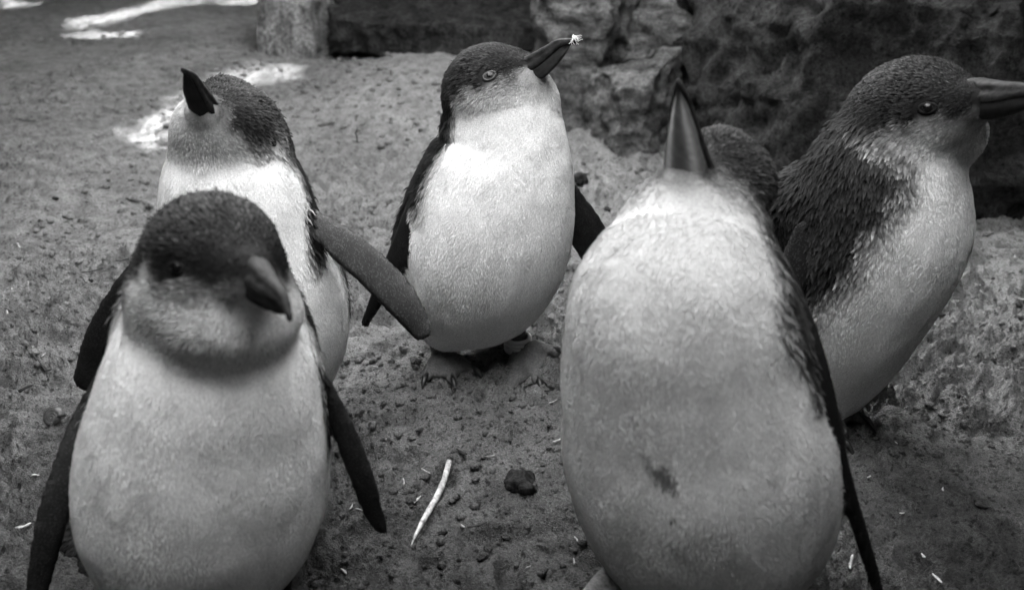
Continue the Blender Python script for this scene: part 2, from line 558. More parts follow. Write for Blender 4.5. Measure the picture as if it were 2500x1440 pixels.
rock('boulder', 'huge dark rough boulder looming behind the penguin in profile',
     [((-1, -0.35, 0.28), 0.30), ((-0.55, -1, 0.22), 0.26), ((-0.7, -0.6, 0.9), 0.33), ((-0.1, -1, 0.1), 0.285), ((0.25, -1, 0.45), 0.30), ((0.6, -1, 0.2), 0.42), ((1, -0.3, 0.3), 0.75), ((0, 1, 0), 0.6), ((-0.1, -0.5, 1), 0.31), ((-0.8, -0.3, 1), 0.36), ((0.5, 0, 1), 0.30), ((0, 0, -1), 0.12)],
     (0.72, 1.45, 0.08), (0.85, 0.85, 0.6), 0.011, M_ROCK_DARK, (0.045, 4.5, 0.030, 16), seed=17)

# ------------------------------------------------------------------ added cover, screen and walls that shape the light, outside the frame
def box_vf(lo, hi):
    x0, y0, z0 = lo; x1, y1, z1 = hi
    V = [(x0, y0, z0), (x1, y0, z0), (x1, y1, z0), (x0, y1, z0), (x0, y0, z1), (x1, y0, z1), (x1, y1, z1), (x0, y1, z1)]
    return np.array(V, float), [(0, 3, 2, 1), (4, 5, 6, 7), (0, 1, 5, 4), (1, 2, 6, 5), (2, 3, 7, 6), (3, 0, 4, 7)]

def in_poly(x, y, poly):
    r = np.zeros(x.shape, bool); n = len(poly)
    for i in range(n):
        x0, y0 = poly[i]; x1, y1 = poly[(i + 1) % n]
        c = (y0 > y) != (y1 > y)
        r ^= c & (x < (x1 - x0) * (y - y0) / (y1 - y0 + 1e-12) + x0)
    return r

COVER_Z = 1.1
X0, X1, Y0, Y1 = -4.6, 2.9, -0.8, 6.2
LIGHT_OPENINGS = [[(-0.56, 0.10), (-0.3, 0.03), (0.15, 0.03), (0.40, 0.10), (0.46, 0.45), (0.42, 0.90), (-0.1, 0.95), (-0.58, 0.90), (-0.64, 0.45)],  # openings in the added cover, shaped for the pool of light
             [(-0.50, 1.22), (-0.1, 1.18), (0.40, 1.24), (0.46, 1.6), (0.36, 2.1), (-0.05, 2.25), (-0.36, 2.2), (-0.52, 1.6)]]
SUN_PATCHES = [   # sunlit shapes on the sand, projected up into holes in the added cover
    [(165, 70), (330, 42), (500, 12), (520, 0), (430, 0), (300, 22), (170, 46)],
    [(150, 88), (240, 72), (340, 76), (330, 90), (200, 96)],
    [(310, 345), (350, 300), (420, 262), (470, 225), (560, 172), (740, 150), (735, 190), (600, 215), (540, 300), (440, 372), (370, 372)],
    [(480, 0), (690, -8), (690, 14), (600, 12)],
    [(0, -10), (90, -8), (80, 14), (0, 16)],
]
def build_light_cover():
    polys = []
    for pl in SUN_PATCHES:
        q = []
        for (a, b) in pl:
            g = on_ground(a, b)
            t = (COVER_Z - g[2]) / SUN_DIR[2]
            q.append((g[0] + SUN_DIR[0] * t, g[1] + SUN_DIR[1] * t))
        polys.append(q)
    s = 0.011; K = 8                       # fine cells only round the openings, partly filled to dim the sun patches
    n0 = int((X1 - X0) / s / K); n1 = int((Y1 - Y0) / s / K)
    sub = np.arange(K)
    V = []; Q = []; 
    allp = polys + LIGHT_OPENINGS
    bbs = [(min(q[0] for q in p), max(q[0] for q in p), min(q[1] for q in p), max(q[1] for q in p)) for p in allp]
    quad = np.array([(0, 0), (1, 0), (1, 1), (0, 1)], float)
    for i in range(n0):
        for j in range(n1):
            cx, cy = X0 + i * s * K, Y0 + j * s * K
            w = s * K
            if not any(cx + w > b[0] and cx < b[1] and cy + w > b[2] and cy < b[3] for b in bbs):
                Q.append(len(V) + np.arange(4)); V += [(cx + u * w, cy + v * w, COVER_Z) for u, v in quad]; continue
            fx, fy = np.meshgrid(sub, sub, indexing='ij'); fx = fx.ravel(); fy = fy.ravel()
            xc = cx + (fx + .5) * s; yc = cy + (fy + .5) * s
            solid = np.ones(len(xc), bool)
            net = (fx % 2 == 0) & (fy % 2 == 0)
            for q in polys: solid &= ~(in_poly(xc, yc, q) & net)
            for q in LIGHT_OPENINGS: solid &= ~in_poly(xc, yc, q)
            if solid.all():
                Q.append(len(V) + np.arange(4)); V += [(cx + u * w, cy + v * w, COVER_Z) for u, v in quad]; continue
            for x_, y_ in zip(fx[solid], fy[solid]):
                Q.append(len(V) + np.arange(4)); V += [(cx + (x_ + u) * s, cy + (y_ + v) * s, COVER_Z) for u, v in quad]
    V = np.array(V); Q = np.array(Q)
    o = mk_mesh('added_shade_cover', V, Q, M_BLOCKER, smooth=False)
    tag(o, 'added dark cover with openings that shape the light on the sand', 'shade cover')
build_light_cover()
v, f = box_vf((-0.95, -0.2, COVER_Z + .004), (-0.87, 3.4, COVER_Z + 0.98))
tag(recentre(mk_mesh('added_sun_screen', v, f, M_BLOCKER, smooth=False)), 'added dark screen blocking the sun above the cover', 'screen')  # unseen screen, added to keep direct sun out of the large openings

for lo, hi, where in (((X0 - .1, Y0, -0.2), (X0, Y1, COVER_Z + .01), 'left of the slab'), ((X1, Y0, -0.2), (X1 + .1, Y1, COVER_Z + .01), 'beyond the huge boulder'),
                      ((X0 - .1, Y1 + .003, -0.2), (X1 + .1, Y1 + .1, COVER_Z + .01), 'behind the slab'), ((X0 - .1, Y0 - .1, -0.2), (X1 + .1, Y0 - .003, COVER_Z + .01), 'facing the penguins')):
    v, f = box_vf(lo, hi)
    o = mk_mesh('added_shade_wall', v, f, M_BLOCKER, smooth=False); recentre(o)
    tag(o, 'added dark light-blocking wall ' + where, 'wall', 'added light-blocking walls')  # unseen walls, added to cut off low sky light

# ------------------------------------------------------------------ penguins
def loft(rings):
    V = np.concatenate(rings); n = len(rings[0]); F_ = []
    for i in range(len(rings) - 1):
        for j in range(n):
            F_.append((i * n + j, i * n + (j + 1) % n, (i + 1) * n + (j + 1) % n, (i + 1) * n + j))
    F_.append(tuple(range(n))[::-1]); F_.append(tuple((len(rings) - 1) * n + j for j in range(n)))
    return V, F_

def make_beak(root, base, tip, U, w, hgt, hook=0.10, gape=0.0, pale=False):
    base = np.asarray(base); Fd = tip - base; L = np.linalg.norm(Fd); Fd = Fd / L
    U = unit(U - Fd * (U @ Fd)); S = np.cross(Fd, U)
    seg = 36
    ups, lows = [], []
    for t in np.linspace(-0.35, 1, 44):
        tt = max(t, 0)
        k = (1 - tt ** 5) ** 0.6
        wid = w * 0.5 * (0.26 + 0.74 * (1 - tt) ** 1.15) * (k * 0.95 + 0.05)
        up = hgt * 0.56 * (0.42 + 0.58 * (1 - tt) ** 1.25) * (k * 0.95 + 0.05)
        drop = -L * hook * sstep(0.72, 1.0, tt) * (0.6 + 0.4 * tt) - hgt * 0.05 * math.sin(tt * math.pi)
        ring = []
        for j in range(seg):
            th = 2 * math.pi * j / seg
            s = math.copysign(abs(math.cos(th)) ** 0.8, math.cos(th)); u = math.sin(th)
            uu = up * abs(u) ** 0.85 if u > 0 else -up * (0.16 + 0.9 * sstep(0.85, 1, tt)) * abs(u)
            if u > 0:                                     # shallow groove along the side, ridge on top
                s *= 1 - 0.26 * math.exp(-((u - 0.50) / 0.16) ** 2) * (1 - tt) + 0.05 * math.exp(-((u - 0.2) / 0.12) ** 2)
            ring.append(base + Fd * (L * t) + U * (drop + uu + hgt * 0.02) + S * (wid * s))
        ups.append(np.array(ring))
    for t in np.linspace(-0.35, 0.93, 38):
        tt = max(t, 0) / 0.93
        k = (1 - tt ** 4.5) ** 0.6
        wid = w * 0.5 * 0.90 * (0.22 + 0.78 * (1 - tt) ** 1.0) * (k * 0.95 + 0.05)
        dn = hgt * 0.40 * (0.42 + 0.58 * math.sin(math.pi * min(1, 0.35 + 0.6 * tt)) ) * (k * 0.94 + 0.06)
        off = -hgt * 0.04
        ring = []
        for j in range(seg):
            th = 2 * math.pi * j / seg
            s = math.copysign(abs(math.cos(th)) ** 0.85, math.cos(th)); u = math.sin(th)
            uu = 0.14 * dn * u if u > 0 else -dn * abs(u) ** 0.9
            ring.append(base + Fd * (L * t) + U * (off + uu - hgt * 0.05 * sstep(0.6, 1, tt)) + S * (wid * s))
        lows.append(np.array(ring))
    beak = bpy.data.objects.new('beak', None); COL.objects.link(beak)
    beak.parent = root; beak.empty_display_size = 0.02
    def scuff(v):                          # lengthwise plate lines and chips in the horn
        q = (v - base); al = q @ Fd
        st = np.stack([al * 60, (q @ U) * 700, (q @ S) * 700], 1)
        return v + (0.00055 * fbm(st, 2, 77))[:, None] * U + (0.0004 * fbm(st + 9, 2, 78))[:, None] * S
    ups = [scuff(r) for r in ups]; lows = [scuff(r) for r in lows]
    v, f = loft(ups); mk_mesh('upper_mandible', v, f, M_BEAK, None).parent = beak
    v, f = loft(lows)
    cs = np.tile(np.abs(np.cos(2 * np.pi * np.arange(seg) / seg)), len(lows)); ln = np.repeat(np.linspace(-0.35, 1, len(lows)), seg)
    tn = 0.02 + pale * (0.34 * np.exp(-((cs - 0.60) / 0.22) ** 2) + 0.08) * (1 - sstep(0.75, 0.98, ln)) if pale else np.full(len(v), 0.02)
    tn = tn * (1 + 0.4 * fbm(v * 400, 2, 88))
    mk_mesh('lower_mandible', v, f, M_BEAK_PALE, None, attrs={'tone': tn}).parent = beak

def make_eye(root, c, out, fwd, r, iris=0.30, pupil=0.42):
    out = unit(out); fwd = unit(fwd - out * (fwd @ out)); up = np.cross(out, fwd)
    V = []; T = []; nr, ns = 18, 28
    for i in range(nr + 1):
        th = math.pi * i / nr
        for j in range(ns):
            ph = 2 * math.pi * j / ns
            V.append(c + r * (math.cos(th) * out + math.sin(th) * (math.cos(ph) * fwd + math.sin(ph) * up)))
            a = math.sin(th)
            T.append(0.004 if a < pupil else (iris * (0.8 + 0.3 * random.random()) if a < 0.88 else 0.012))
    F_ = [(i * ns + j, i * ns + (j + 1) % ns, (i + 1) * ns + (j + 1) % ns, (i + 1) * ns + j) for i in range(nr) for j in range(ns)]
    e = mk_mesh('eye', np.array(V), F_, M_EYE, None, attrs={'tone': T}); e.parent = root
    pts = []
    k = r * 1.0
    for j in range(41):
        ph = 2 * math.pi * j / 40
        pts.append(c + out * (r * 0.62) + k * (math.cos(ph) * fwd * 0.95 + math.sin(ph) * up * 0.58))
    v, f = tube(pts, [r * 0.22] * 41, 8)
    mk_mesh('eyelid', v, f, M_LID if iris > .04 else M_LID_DARK, None).parent = e

def make_foot(root, hip, ankle, heading, size=1.0, band=False, sandy=True):
    heading = unit([heading[0], heading[1], 0]); side = np.array([-heading[1], heading[0], 0])
    a = np.asarray(ankle, float); L = 0.046 * size
    toes = [a + heading * L * 0.92 + side * L * 0.52, a + heading * L * 1.12, a + heading * L * 0.92 - side * L * 0.52]
    toes = [np.array([t[0], t[1], gz(t[0], t[1]) + 0.004]) for t in toes]
    mids = [(a * 0.5 + t * 0.5) + np.array([0, 0, 0.004]) for t in toes]
    hip = np.asarray(hip, float)
    def f(p):
        d = capsule(p, hip, a, 0.016 * size, 0.009 * size)
        for m, t in zip(mids, toes):
            d = smin(d, np.minimum(capsule(p, a, m, 0.009 * size, 0.0072 * size), capsule(p, m, t, 0.0072 * size, 0.005 * size)), 0.004)
        for i in (0, 1):                                     # webs
            for w in (0.35, 0.65):
                m = mids[i] * (1 - w) + mids[i + 1] * w; e = (toes[i] * (1 - w) + toes[i + 1] * w) * 0.82 + a * 0.18
                d = smin(d, capsule(p, m, e, 0.005, 0.0035), 0.006)
        return d
    pts = np.array([hip, a] + toes)
    V, Q = sdf_mesh(f, pts.min(0) - 0.025, pts.max(0) + 0.025, 0.0022, 1)
    V = V + grad(f, V) * (0.0007 * fbm(V * 260, 2, 5))[:, None]
    o = mk_mesh('foot', V, Q, M_FOOT, None); o.parent = root
    for t, m in zip(toes, mids):
        d = unit(t - m)
        pts = np.array([t - d * 0.002 + [0, 0, .002], t + d * 0.006 + [0, 0, .003], t + d * 0.012 + [0, 0, -.001], t + d * 0.016 + [0, 0, -.006]])
        v, fc = tube(pts, [0.0034, 0.0030, 0.002, 0.0004], 8)
        mk_mesh('claw', v, fc, M_CLAW, None).parent = o
    if band:
        b = bpy.data.objects.new('leg_band', None); COL.objects.link(b); b.parent = root; b.empty_display_size = 0.02
        for k in range(4):
            c = a + np.array([0, 0, 0.003 + 0.0042 * k])
            pts = [c + 0.0125 * np.array([math.cos(q), math.sin(q), 0]) for q in np.linspace(0, 2 * math.pi, 33)]
            v, fc = tube(pts, [0.0022] * 33, 8); mk_mesh('ring', v, fc, M_BAND, None).parent = b

def penguin(spec):
    S = spec
    hv = S.get('h', 0.0032)
    sp = [P(a, b, y) for a, b, y, r in S['spine']]
    sr = [r * depth_of(p) / F_PX / (1 + 0.5 * ((x_ - 1250) / F_PX) ** 2) for p, (x_, _, _, r) in zip(sp, S['spine'])]
    sp, sr = catmull(sp, sr, 8)
    spt = sp.astype(np.float32)
    H = P(*S['head'][:3]); hr = np.asarray(S['head_r'])
    base = reach(*S['beak'][0][:2], H, hr[0] * 1.15, 0); tip = reach(*S['beak'][1][:2], base, S['bl'], 0)
    BF = unit(tip - base).astype(np.float32)
    HF = cam_vec(*S['hf']) if 'hf' in S else unit(unit(tip - base) + 0.5 * unit(base - H))
    up_ = cam_vec(*S['up']); HU = unit(up_ - HF * (up_ @ HF)); HS = np.cross(HF, HU)
    HM = np.stack([HF, HU, HS])
    V0 = unit(S['ventral'])
    flips = []
    for fl in S['flippers']:
        pts = [P(a, b, y) for a, b, y, w in fl['path']]
        rad = [0.5 * w * depth_of(p) / F_PX for p, (_, _, _, w) in zip(pts, fl['path'])]
        pts, rad = catmull(pts, rad, 3)
        n = unit(fl['normal']); ax = unit(pts[-1] - pts[0]); n = unit(n - ax * (n @ ax))
        flips.append((pts, rad, n, fl.get('k', 3.3), fl))
    blobs = [(P(a, b, y), r) for a, b, y, r in S.get('blobs', [])]
    jowl = [(P(a, b, y), r) for a, b, y, r in S.get('jowl', [])]
    kh = S.get('k_head', 0.010)

    def d_head(p):
        d = ellipsoid(p, H, HM, hr)
        for c, r in jowl: d = smin(d, np.sqrt(((p - c.astype(np.float32)) ** 2).sum(1)) - r, 0.022)
        # snout: feathered wedge running on to the bill
        d = smin(d, capsule(p, H + HF * hr[0] * 0.30, base - unit(tip - base) * 0.001, hr[1] * 0.66, S['bh'] * 0.47), 0.020)
        d = smin(d, capsule(p, base, base + BF * S['bl'] * 0.26, S['bh'] * 0.46, S['bw'] * 0.24), 0.006)
        return d
    def d_torso(p):
        d = chain(p, sp, sr)
        for c, r in blobs: d = smin(d, np.sqrt(((p - c.astype(np.float32)) ** 2).sum(1)) - r, 0.02)
        if 'tail' in S:
            a, b = P(*S['tail'][0]), P(*S['tail'][1])
            n = np.array([0, 0, 1.0], np.float32)
            def sc(q): return q + (q - a.astype(np.float32)) @ n[:, None] * 1.2 * n
            d = smin(d, capsule(sc(p).astype(np.float32), a, sc(b[None].astype(np.float32))[0], 0.035, S.get('tail_r', 0.012)) * 0.6, 0.02)
        return d
    def d_flip(p):
        best = np.full(len(p), 9.0, np.float32); which = np.zeros(len(p), int)
        for i, (pts, rad, n, k, fl) in enumerate(flips):
            n32 = n.astype(np.float32)
            # bend the blade's plane along its path so a curved flipper stays thin
            c0 = pts[0].astype(np.float32)
            q = p + ((p - c0) @ n32 * (k - 1))[:, None] * n32
            pp = pts + ((pts - pts[0]) @ n * (k - 1))[:, None] * n
            d = chain(q, pp, rad) * 0.5
            w = d < best; best = np.where(w, d, best); which = np.where(w, i, which)
        return best, which
    def sdf(p):
        p = np.asarray(p, np.float32)
        d = smin(d_torso(p), d_head(p), kh)
        if flips: d = smin(d, d_flip(p)[0], 0.004)
        return d
    S['sdf'] = sdf; S['_tip'] = tip
    allp = np.concatenate([sp, [H]] + [f[0] for f in flips] + [[P(*t)] for t in S.get('tail', [])])
    rmax = max(sr.max(), hr.max())
    lo = np.minimum(sp.min(0) - rmax, allp.min(0) - 0.02) - 0.012; hi = np.maximum(np.concatenate([sp, [H]]).max(0) + rmax, allp.max(0) + 0.02) + 0.012
    V, Q = sdf_mesh(sdf, lo, hi, hv)

    def hit(px, py):
        d = pix_dir(px, py); t = 0.15
        for _ in range(120):
            v = float(sdf((CAMP + d * t)[None])[0])
            if v < 0.0003: break
            t += v * 0.7
        return CAMP + d * t
    flow0 = np.array([0.25, 0.25, 1.0])
    tgz = unit(sp[-1] - sp[0])
    def stretch(p, a, b):                # coordinates stretched along the body axis: streaky plumage
        ax_ = (p @ tgz.astype(np.float32))
        return p * a + ((b - a) * ax_)[:, None] * tgz.astype(np.float32)
    # ---- plumage tone and feather flow anywhere on the skin
    seg = np.gradient(sp, axis=0); seg /= np.linalg.norm(seg, axis=1, keepdims=True)
    ns = len(sp)
    sd = S.get('seed', 1)
    capu = S.get('cap', -0.02)
    if S['eyes'] and S['eyes'][0][0] > 2:
        e_ = hit(*S['eyes'][0][:2]); capu = float((e_ - H) @ HU) / hr[1] - S.get('cap_drop', 0.15)
    def fields(p):
        p = np.asarray(p, np.float32)
        d2 = ((p[:, None, :] - spt[None]) ** 2).sum(2) / (sr[None] ** 2 + 1e-9)
        w = 1 / (d2 ** 2 + 1e-4); w /= w.sum(1, keepdims=True)
        c = w @ spt; tg = w @ seg; tg /= np.linalg.norm(tg, axis=1, keepdims=True)
        s = w @ np.linspace(0, 1, ns)
        rr = p - c; rr -= (rr * tg).sum(1, keepdims=True) * tg; rr /= np.linalg.norm(rr, axis=1, keepdims=True) + 1e-9
        v = V0[None] - (tg @ V0)[:, None] * tg; v /= np.linalg.norm(v, axis=1, keepdims=True)
        a = (rr * v).sum(1)
        nz = fbm(p * 55, 3, 500 + sd) * 0.16 + fbm(p * 16, 2, 520 + sd) * 0.10
        th = np.interp(s, S['thr_s'], S['thr'])
        sw = S.get('soft', 0.13)
        dark = sstep(sw, -sw, a + nz - th)
        if flips:
            dff, wj = d_flip(p)
            rt = np.stack([f_[0][0] for f_ in flips]).astype(np.float32)[wj]
            dark = np.maximum(dark, sstep(0.013, 0.005, dff + 0.004 * nz) * sstep(0.06, 0.035, np.linalg.norm(p - rt, axis=1)))
        white = S.get('white', 0.78)
        dk = S.get('dark', 0.008)
        belly = np.clip(white * (1 + 0.07 * fbm(stretch(p, 60, 18), 3, 540 + sd) + 0.06 * fbm(p * 22, 2, 545 + sd)), 0, 0.86)
        belly = belly * (1 - S.get('neckw', 0.0) * sstep(0.42, 0.78, s))
        tone_b = belly * (1 - dark) + dk * dark
        # head
        q = (p - H.astype(np.float32)) @ HM.T.astype(np.float32) / hr
        hn = fbm(p * 90, 3, 560 + sd) * 0.30 + 0.15 * fbm(p * 30, 2, 565 + sd)
        edge = q[:, 1] - capu + S.get('nape', 0.55) * np.maximum(-q[:, 0] - 0.25, 0) + hn
        cap = sstep(-0.22, 0.10, edge)
        fw = S.get('fw', 1.0)
        face = sstep(-0.80 * fw, -0.15 * fw, edge)
        chin = S.get('chin', 0.66)
        tone_h = chin * (1 - face) + S.get('face', 0.26) * face
        tone_h = tone_h * (1 - cap) + S.get('capdark', 0.014) * cap
        lores = np.exp(-((q[:, 1] - capu - 0.18) / 0.30) ** 2) * sstep(-0.25, 0.35, q[:, 0]) * S.get('lores', 0.85)
        tone_h = tone_h * (1 - lores) + 0.007 * lores
        dh = d_head(p); db = d_torso(p)
        wh = sstep(-0.016, 0.018, 0.006 * fbm(p * 70, 2, 590 + sd) + chain(p, sp[:-S.get('nk', 12):2], sr[:-S.get('nk', 12):2]) - dh)
        tone = tone_b * (1 - wh) + tone_h * wh
        flow_h = p - base.astype(np.float32); flow_h /= np.linalg.norm(flow_h, axis=1, keepdims=True) + 1e-9
        flow = -tg * (1 - wh)[:, None] + (flow_h * 1.0 - HF.astype(np.float32) * 0.25) * wh[:, None]
        isf = np.zeros(len(p), bool)
        if flips:
            df, wi = d_flip(p)
            isf = df < np.minimum(db, dh) + 0.0005
            for i, (pts, rad, n, k, fl) in enumerate(flips):
                m = isf & (wi == i)
                if not m.any(): continue
                pp = p[m]
                dd = ((pp[:, None, :] - pts[None].astype(np.float32)) ** 2).sum(2); j = dd.argmin(1)
                off = ((pp - pts[j]) * n).sum(1)
                outer = sstep(-0.001, 0.001, off)
                axd = unit(pts[-1] - pts[0]); sidev = np.cross(axd, n)
                e = ((pp - pts[j]) @ sidev) / np.asarray(rad)[j]
                t_in = fl.get('inner', 0.14); t_in *= 0.6; t_out = fl.get('outer', 0.03) * 0.3
                tt = t_in * (1 - outer) + t_out * outer
                rim = sstep(0.60, 0.88, e * fl.get('lead', 1))
                tt = tt * (1 - rim) + 0.02 * rim
                tt = tt * (1 + 0.25 * fbm(pp * 120, 2, 580 + sd))
                tone[m] = tt
                flow[m] = axd
        for (px, py, yy, r_, tn) in S.get('spots', []):            # dirt on the belly
            c_ = S['_hit'](px, py)
            w_ = 1 - sstep(r_ * 0.5, r_, np.linalg.norm(p - c_.astype(np.float32), axis=1) * (1 + 0.7 * fbm(p * 300, 2, 7)))
            tone = tone * (1 - w_) + tn * w_
        return tone, flow, isf, wh, dark, cap, s, a
    S['_hit'] = hit; S['_fields'] = fields; S['_H'] = (H, HM, hr)
    foot_c = S['ground']
    gv = grad(sdf, V)
    onfl = d_flip(V)[0] < np.minimum(d_torso(V), d_head(V)) - 0.001 if flips else np.zeros(len(V), bool)
    ruf = 0.0010 * fbm(stretch(V, 75, 26), 2, 700 + sd) + 0.0010 * fbm(stretch(V, 26, 14), 2, 710 + sd)
    V = V + gv * (ruf * np.where(onfl, 0.1, 1.0))[:, None]
    V = V.astype(np.float32)
    root = thing('penguin', S['label'], 'penguin', (foot_c[0], foot_c[1], gz(foot_c[0], foot_c[1])), 'little penguins on the sand')
    tone, flow, isf, wh, dark, cap, s, a = fields(V)
    body = mk_mesh('body', V, Q, M_PLUME, None, attrs={'tone': tone})
    body.parent = root

    # ---- eyes
    eyes = []
    for (px, py, r, iris, pup) in S['eyes']:
        if abs(px) < 2:
            e = H + HF * hr[0] * px + HU * hr[1] * py + HS * hr[2] * 0.9
            for _ in range(30):
                g_ = grad(sdf, e[None].astype(np.float32), 0.003)[0]; e = e - g_ * float(sdf(e[None])[0]) * 0.7
        else: e = hit(px, py)
        n = grad(sdf, e[None].astype(np.float32), 0.003)[0].astype(float)
        eyes.append((e, r)); make_eye(root, e - n * r * 0.66, n, HF, r, iris, pup)
        m = e - 2 * ((e - H) @ HS) * HS
        for _ in range(30):
            g_ = grad(sdf, m[None].astype(np.float32), 0.003)[0]; m = m - g_ * float(sdf(m[None])[0]) * 0.7
        n2 = grad(sdf, m[None].astype(np.float32), 0.003)[0].astype(float)
        eyes.append((m, r)); make_eye(root, m - n2 * r * 0.66, n2, HF, r, iris, pup)
    make_beak(root, base, tip, HU, S['bw'], S['bh'], S.get('hook', 0.08), pale=S.get('pale_beak', False))
    for (hx, ax_, hd, bd) in S.get('feet', []):
        make_foot(root, hx, ax_, hd, S.get('foot_size', 1.0), bd)

    # ---- feathers: small keeled blades laid along the flow
    tri = np.concatenate([Q[:, [0, 1, 2]], Q[:, [0, 2, 3]]])
    A, B, C = V[tri[:, 0]], V[tri[:, 1]], V[tri[:, 2]]
    cr = np.cross(B - A, C - A); ar = np.linalg.norm(cr, axis=1) / 2
    cen = (A + B + C) / 3
    tone_t, dark_t, wh_t, isf_t = [x[tri].mean(1) for x in (tone, dark, wh, isf.astype(float))]
    facing = ((cen - CAMP) * cr).sum(1) < 0
    dens = S.get('dens', 1.0) * 5.0e5 * np.where(wh_t > 0.5, 1.5, 1.0) * np.where(facing, 1.0, 0.35) * np.where(isf_t > 0.5, 1.6, 1.0)
    cnt = RNG.poisson(ar * dens)
    k = np.repeat(np.arange(len(tri)), cnt)
    u, v = RNG.random(len(k)), RNG.random(len(k)); fl_ = u + v > 1; u[fl_] = 1 - u[fl_]; v[fl_] = 1 - v[fl_]
    p = A[k] + u[:, None] * (B[k] - A[k]) + v[:, None] * (C[k] - A[k])
    p = p.astype(np.float32)
    nv = np.zeros_like(V)
    for c_ in range(3): np.add.at(nv, tri[:, c_], cr.astype(np.float32))
    nv /= np.linalg.norm(nv, axis=1, keepdims=True) + 1e-12
    nrm = nv[tri[k, 0]] * (1 - u - v)[:, None] + nv[tri[k, 1]] * u[:, None] + nv[tri[k, 2]] * v[:, None]
    nrm = (nrm / (np.linalg.norm(nrm, axis=1, keepdims=True) + 1e-9)).astype(np.float32)
    tone, flow, isf, wh, dark, cap, s, a = fields(p)
    keep = np.ones(len(p), bool)
    for e, r in eyes: keep &= np.linalg.norm(p - e, axis=1) > r * 1.45
    bq = p - base.astype(np.float32)
    bf_ = bq @ BF
    keep &= ~((bf_ > S['bl'] * 0.10) & (np.linalg.norm(bq - bf_[:, None] * BF, axis=1) < S['bw'] * 0.5))
    keep &= RNG.random(len(p)) < np.where(isf, 0.35, 1)
    p, nrm, tone, flow, isf, wh, dark, cap, s, a = [x[keep] for x in (p, nrm, tone, flow, isf, wh, dark, cap, s, a)]
    n = len(p)
    fl2 = flow - (flow * nrm).sum(1, keepdims=True) * nrm
    fl2 /= np.linalg.norm(fl2, axis=1, keepdims=True) + 1e-9
    sidev = np.cross(nrm, fl2)
    jit = RNG.normal(0, 0.16, n) + 0.35 * noise(p * 60, 600 + sd)
    fl2 = fl2 * np.cos(jit)[:, None] + sidev * np.sin(jit)[:, None]; sidev = np.cross(nrm, fl2)
    near_beak = sstep(0.045, 0.010, np.linalg.norm(p - base.astype(np.float32), axis=1))
    dk_ = np.maximum(dark * (1 - wh), cap * wh)
    L = np.where(wh > 0.5, 0.0058, 0.0058 + 0.0042 * dark) * (0.75 + 0.5 * RNG.random(n)) * (1 - 0.5 * near_beak)
    L = np.where(isf, 0.0022, L) * S.get('fsize', 1.0)
    W = L * np.where(isf, 0.34, np.where(wh > 0.5, 0.12, 0.085 + 0.035 * dark))
    lift = np.where(isf, 0.05, np.where(wh > 0.5, 0.10 + 0.07 * dk_, 0.055 + 0.14 * dark)) * (0.5 + RNG.random(n)) * (1 + 0.5 * noise(p * 45, 620 + sd)) * S.get('lift', 1.0)
    lift = np.where((RNG.random(n) < 0.04) & ~isf & (dk_ > 0.5), lift + 0.25, lift)
    up = nrm
    b0 = p - up * 0.0006
    mid = p + fl2 * (L * 0.5)[:, None] + up * (L * lift * 0.75)[:, None]
    tipp = p + fl2 * L[:, None] + up * (L * lift)[:, None]
    mL = mid - sidev * W[:, None]; mR = mid + sidev * W[:, None]
    mC = mid + up * (W * 0.35)[:, None]
    rv = np.exp(RNG.normal(0, np.where(isf, 0.08, 0.07 + 0.26 * dk_ + 0.10 * wh), n))
    tn = np.clip(tone * rv, 0.008, 0.88)
    tp = np.where(tone < 0.12, S.get('tipk', 2.6), 1.0)
    big = (dk_ > 0.35) | isf
    nb_ = int(big.sum()); ns_ = n - nb_
    VB = np.stack([b0[big], mL[big], mC[big], mR[big], tipp[big]], 1).reshape(-1, 3)
    TB = np.stack([tn * 0.8, tn * 0.85, tn, tn * 0.85, np.clip(tn * tp, 0, .86)], 1)[big].ravel()
    VS = np.stack([b0[~big], mL[~big], tipp[~big], mR[~big]], 1).reshape(-1, 3)
    TS = np.stack([tn, tn, tn, tn], 1)[~big].ravel()
    fb = np.array([(0, 1, 2), (0, 2, 3), (1, 4, 2), (2, 4, 3)]); fs = np.array([(0, 1, 2), (0, 2, 3)])
    FF = np.concatenate([(fb[None] + 5 * np.arange(nb_)[:, None, None]).reshape(-1, 3),
                         (fs[None] + 5 * nb_ + 4 * np.arange(ns_)[:, None, None]).reshape(-1, 3)])
    fo = mk_mesh('feathers', np.concatenate([VB, VS]), FF, M_PLUME, None, attrs={'tone': np.concatenate([TB, TS])})
    fo.parent = root; fo['kind'] = 'stuff'
    # parts were built in world space: shift them into the root's frame
    bpy.context.view_layer.update()
    inv = root.matrix_world.inverted()
    for c in root.children:
        c.matrix_parent_inverse = inv
    return root, S

def on(px, py, dz=0.0):
    g = on_ground(px, py); return g + np.array([0, 0, dz])

BIRDS = []
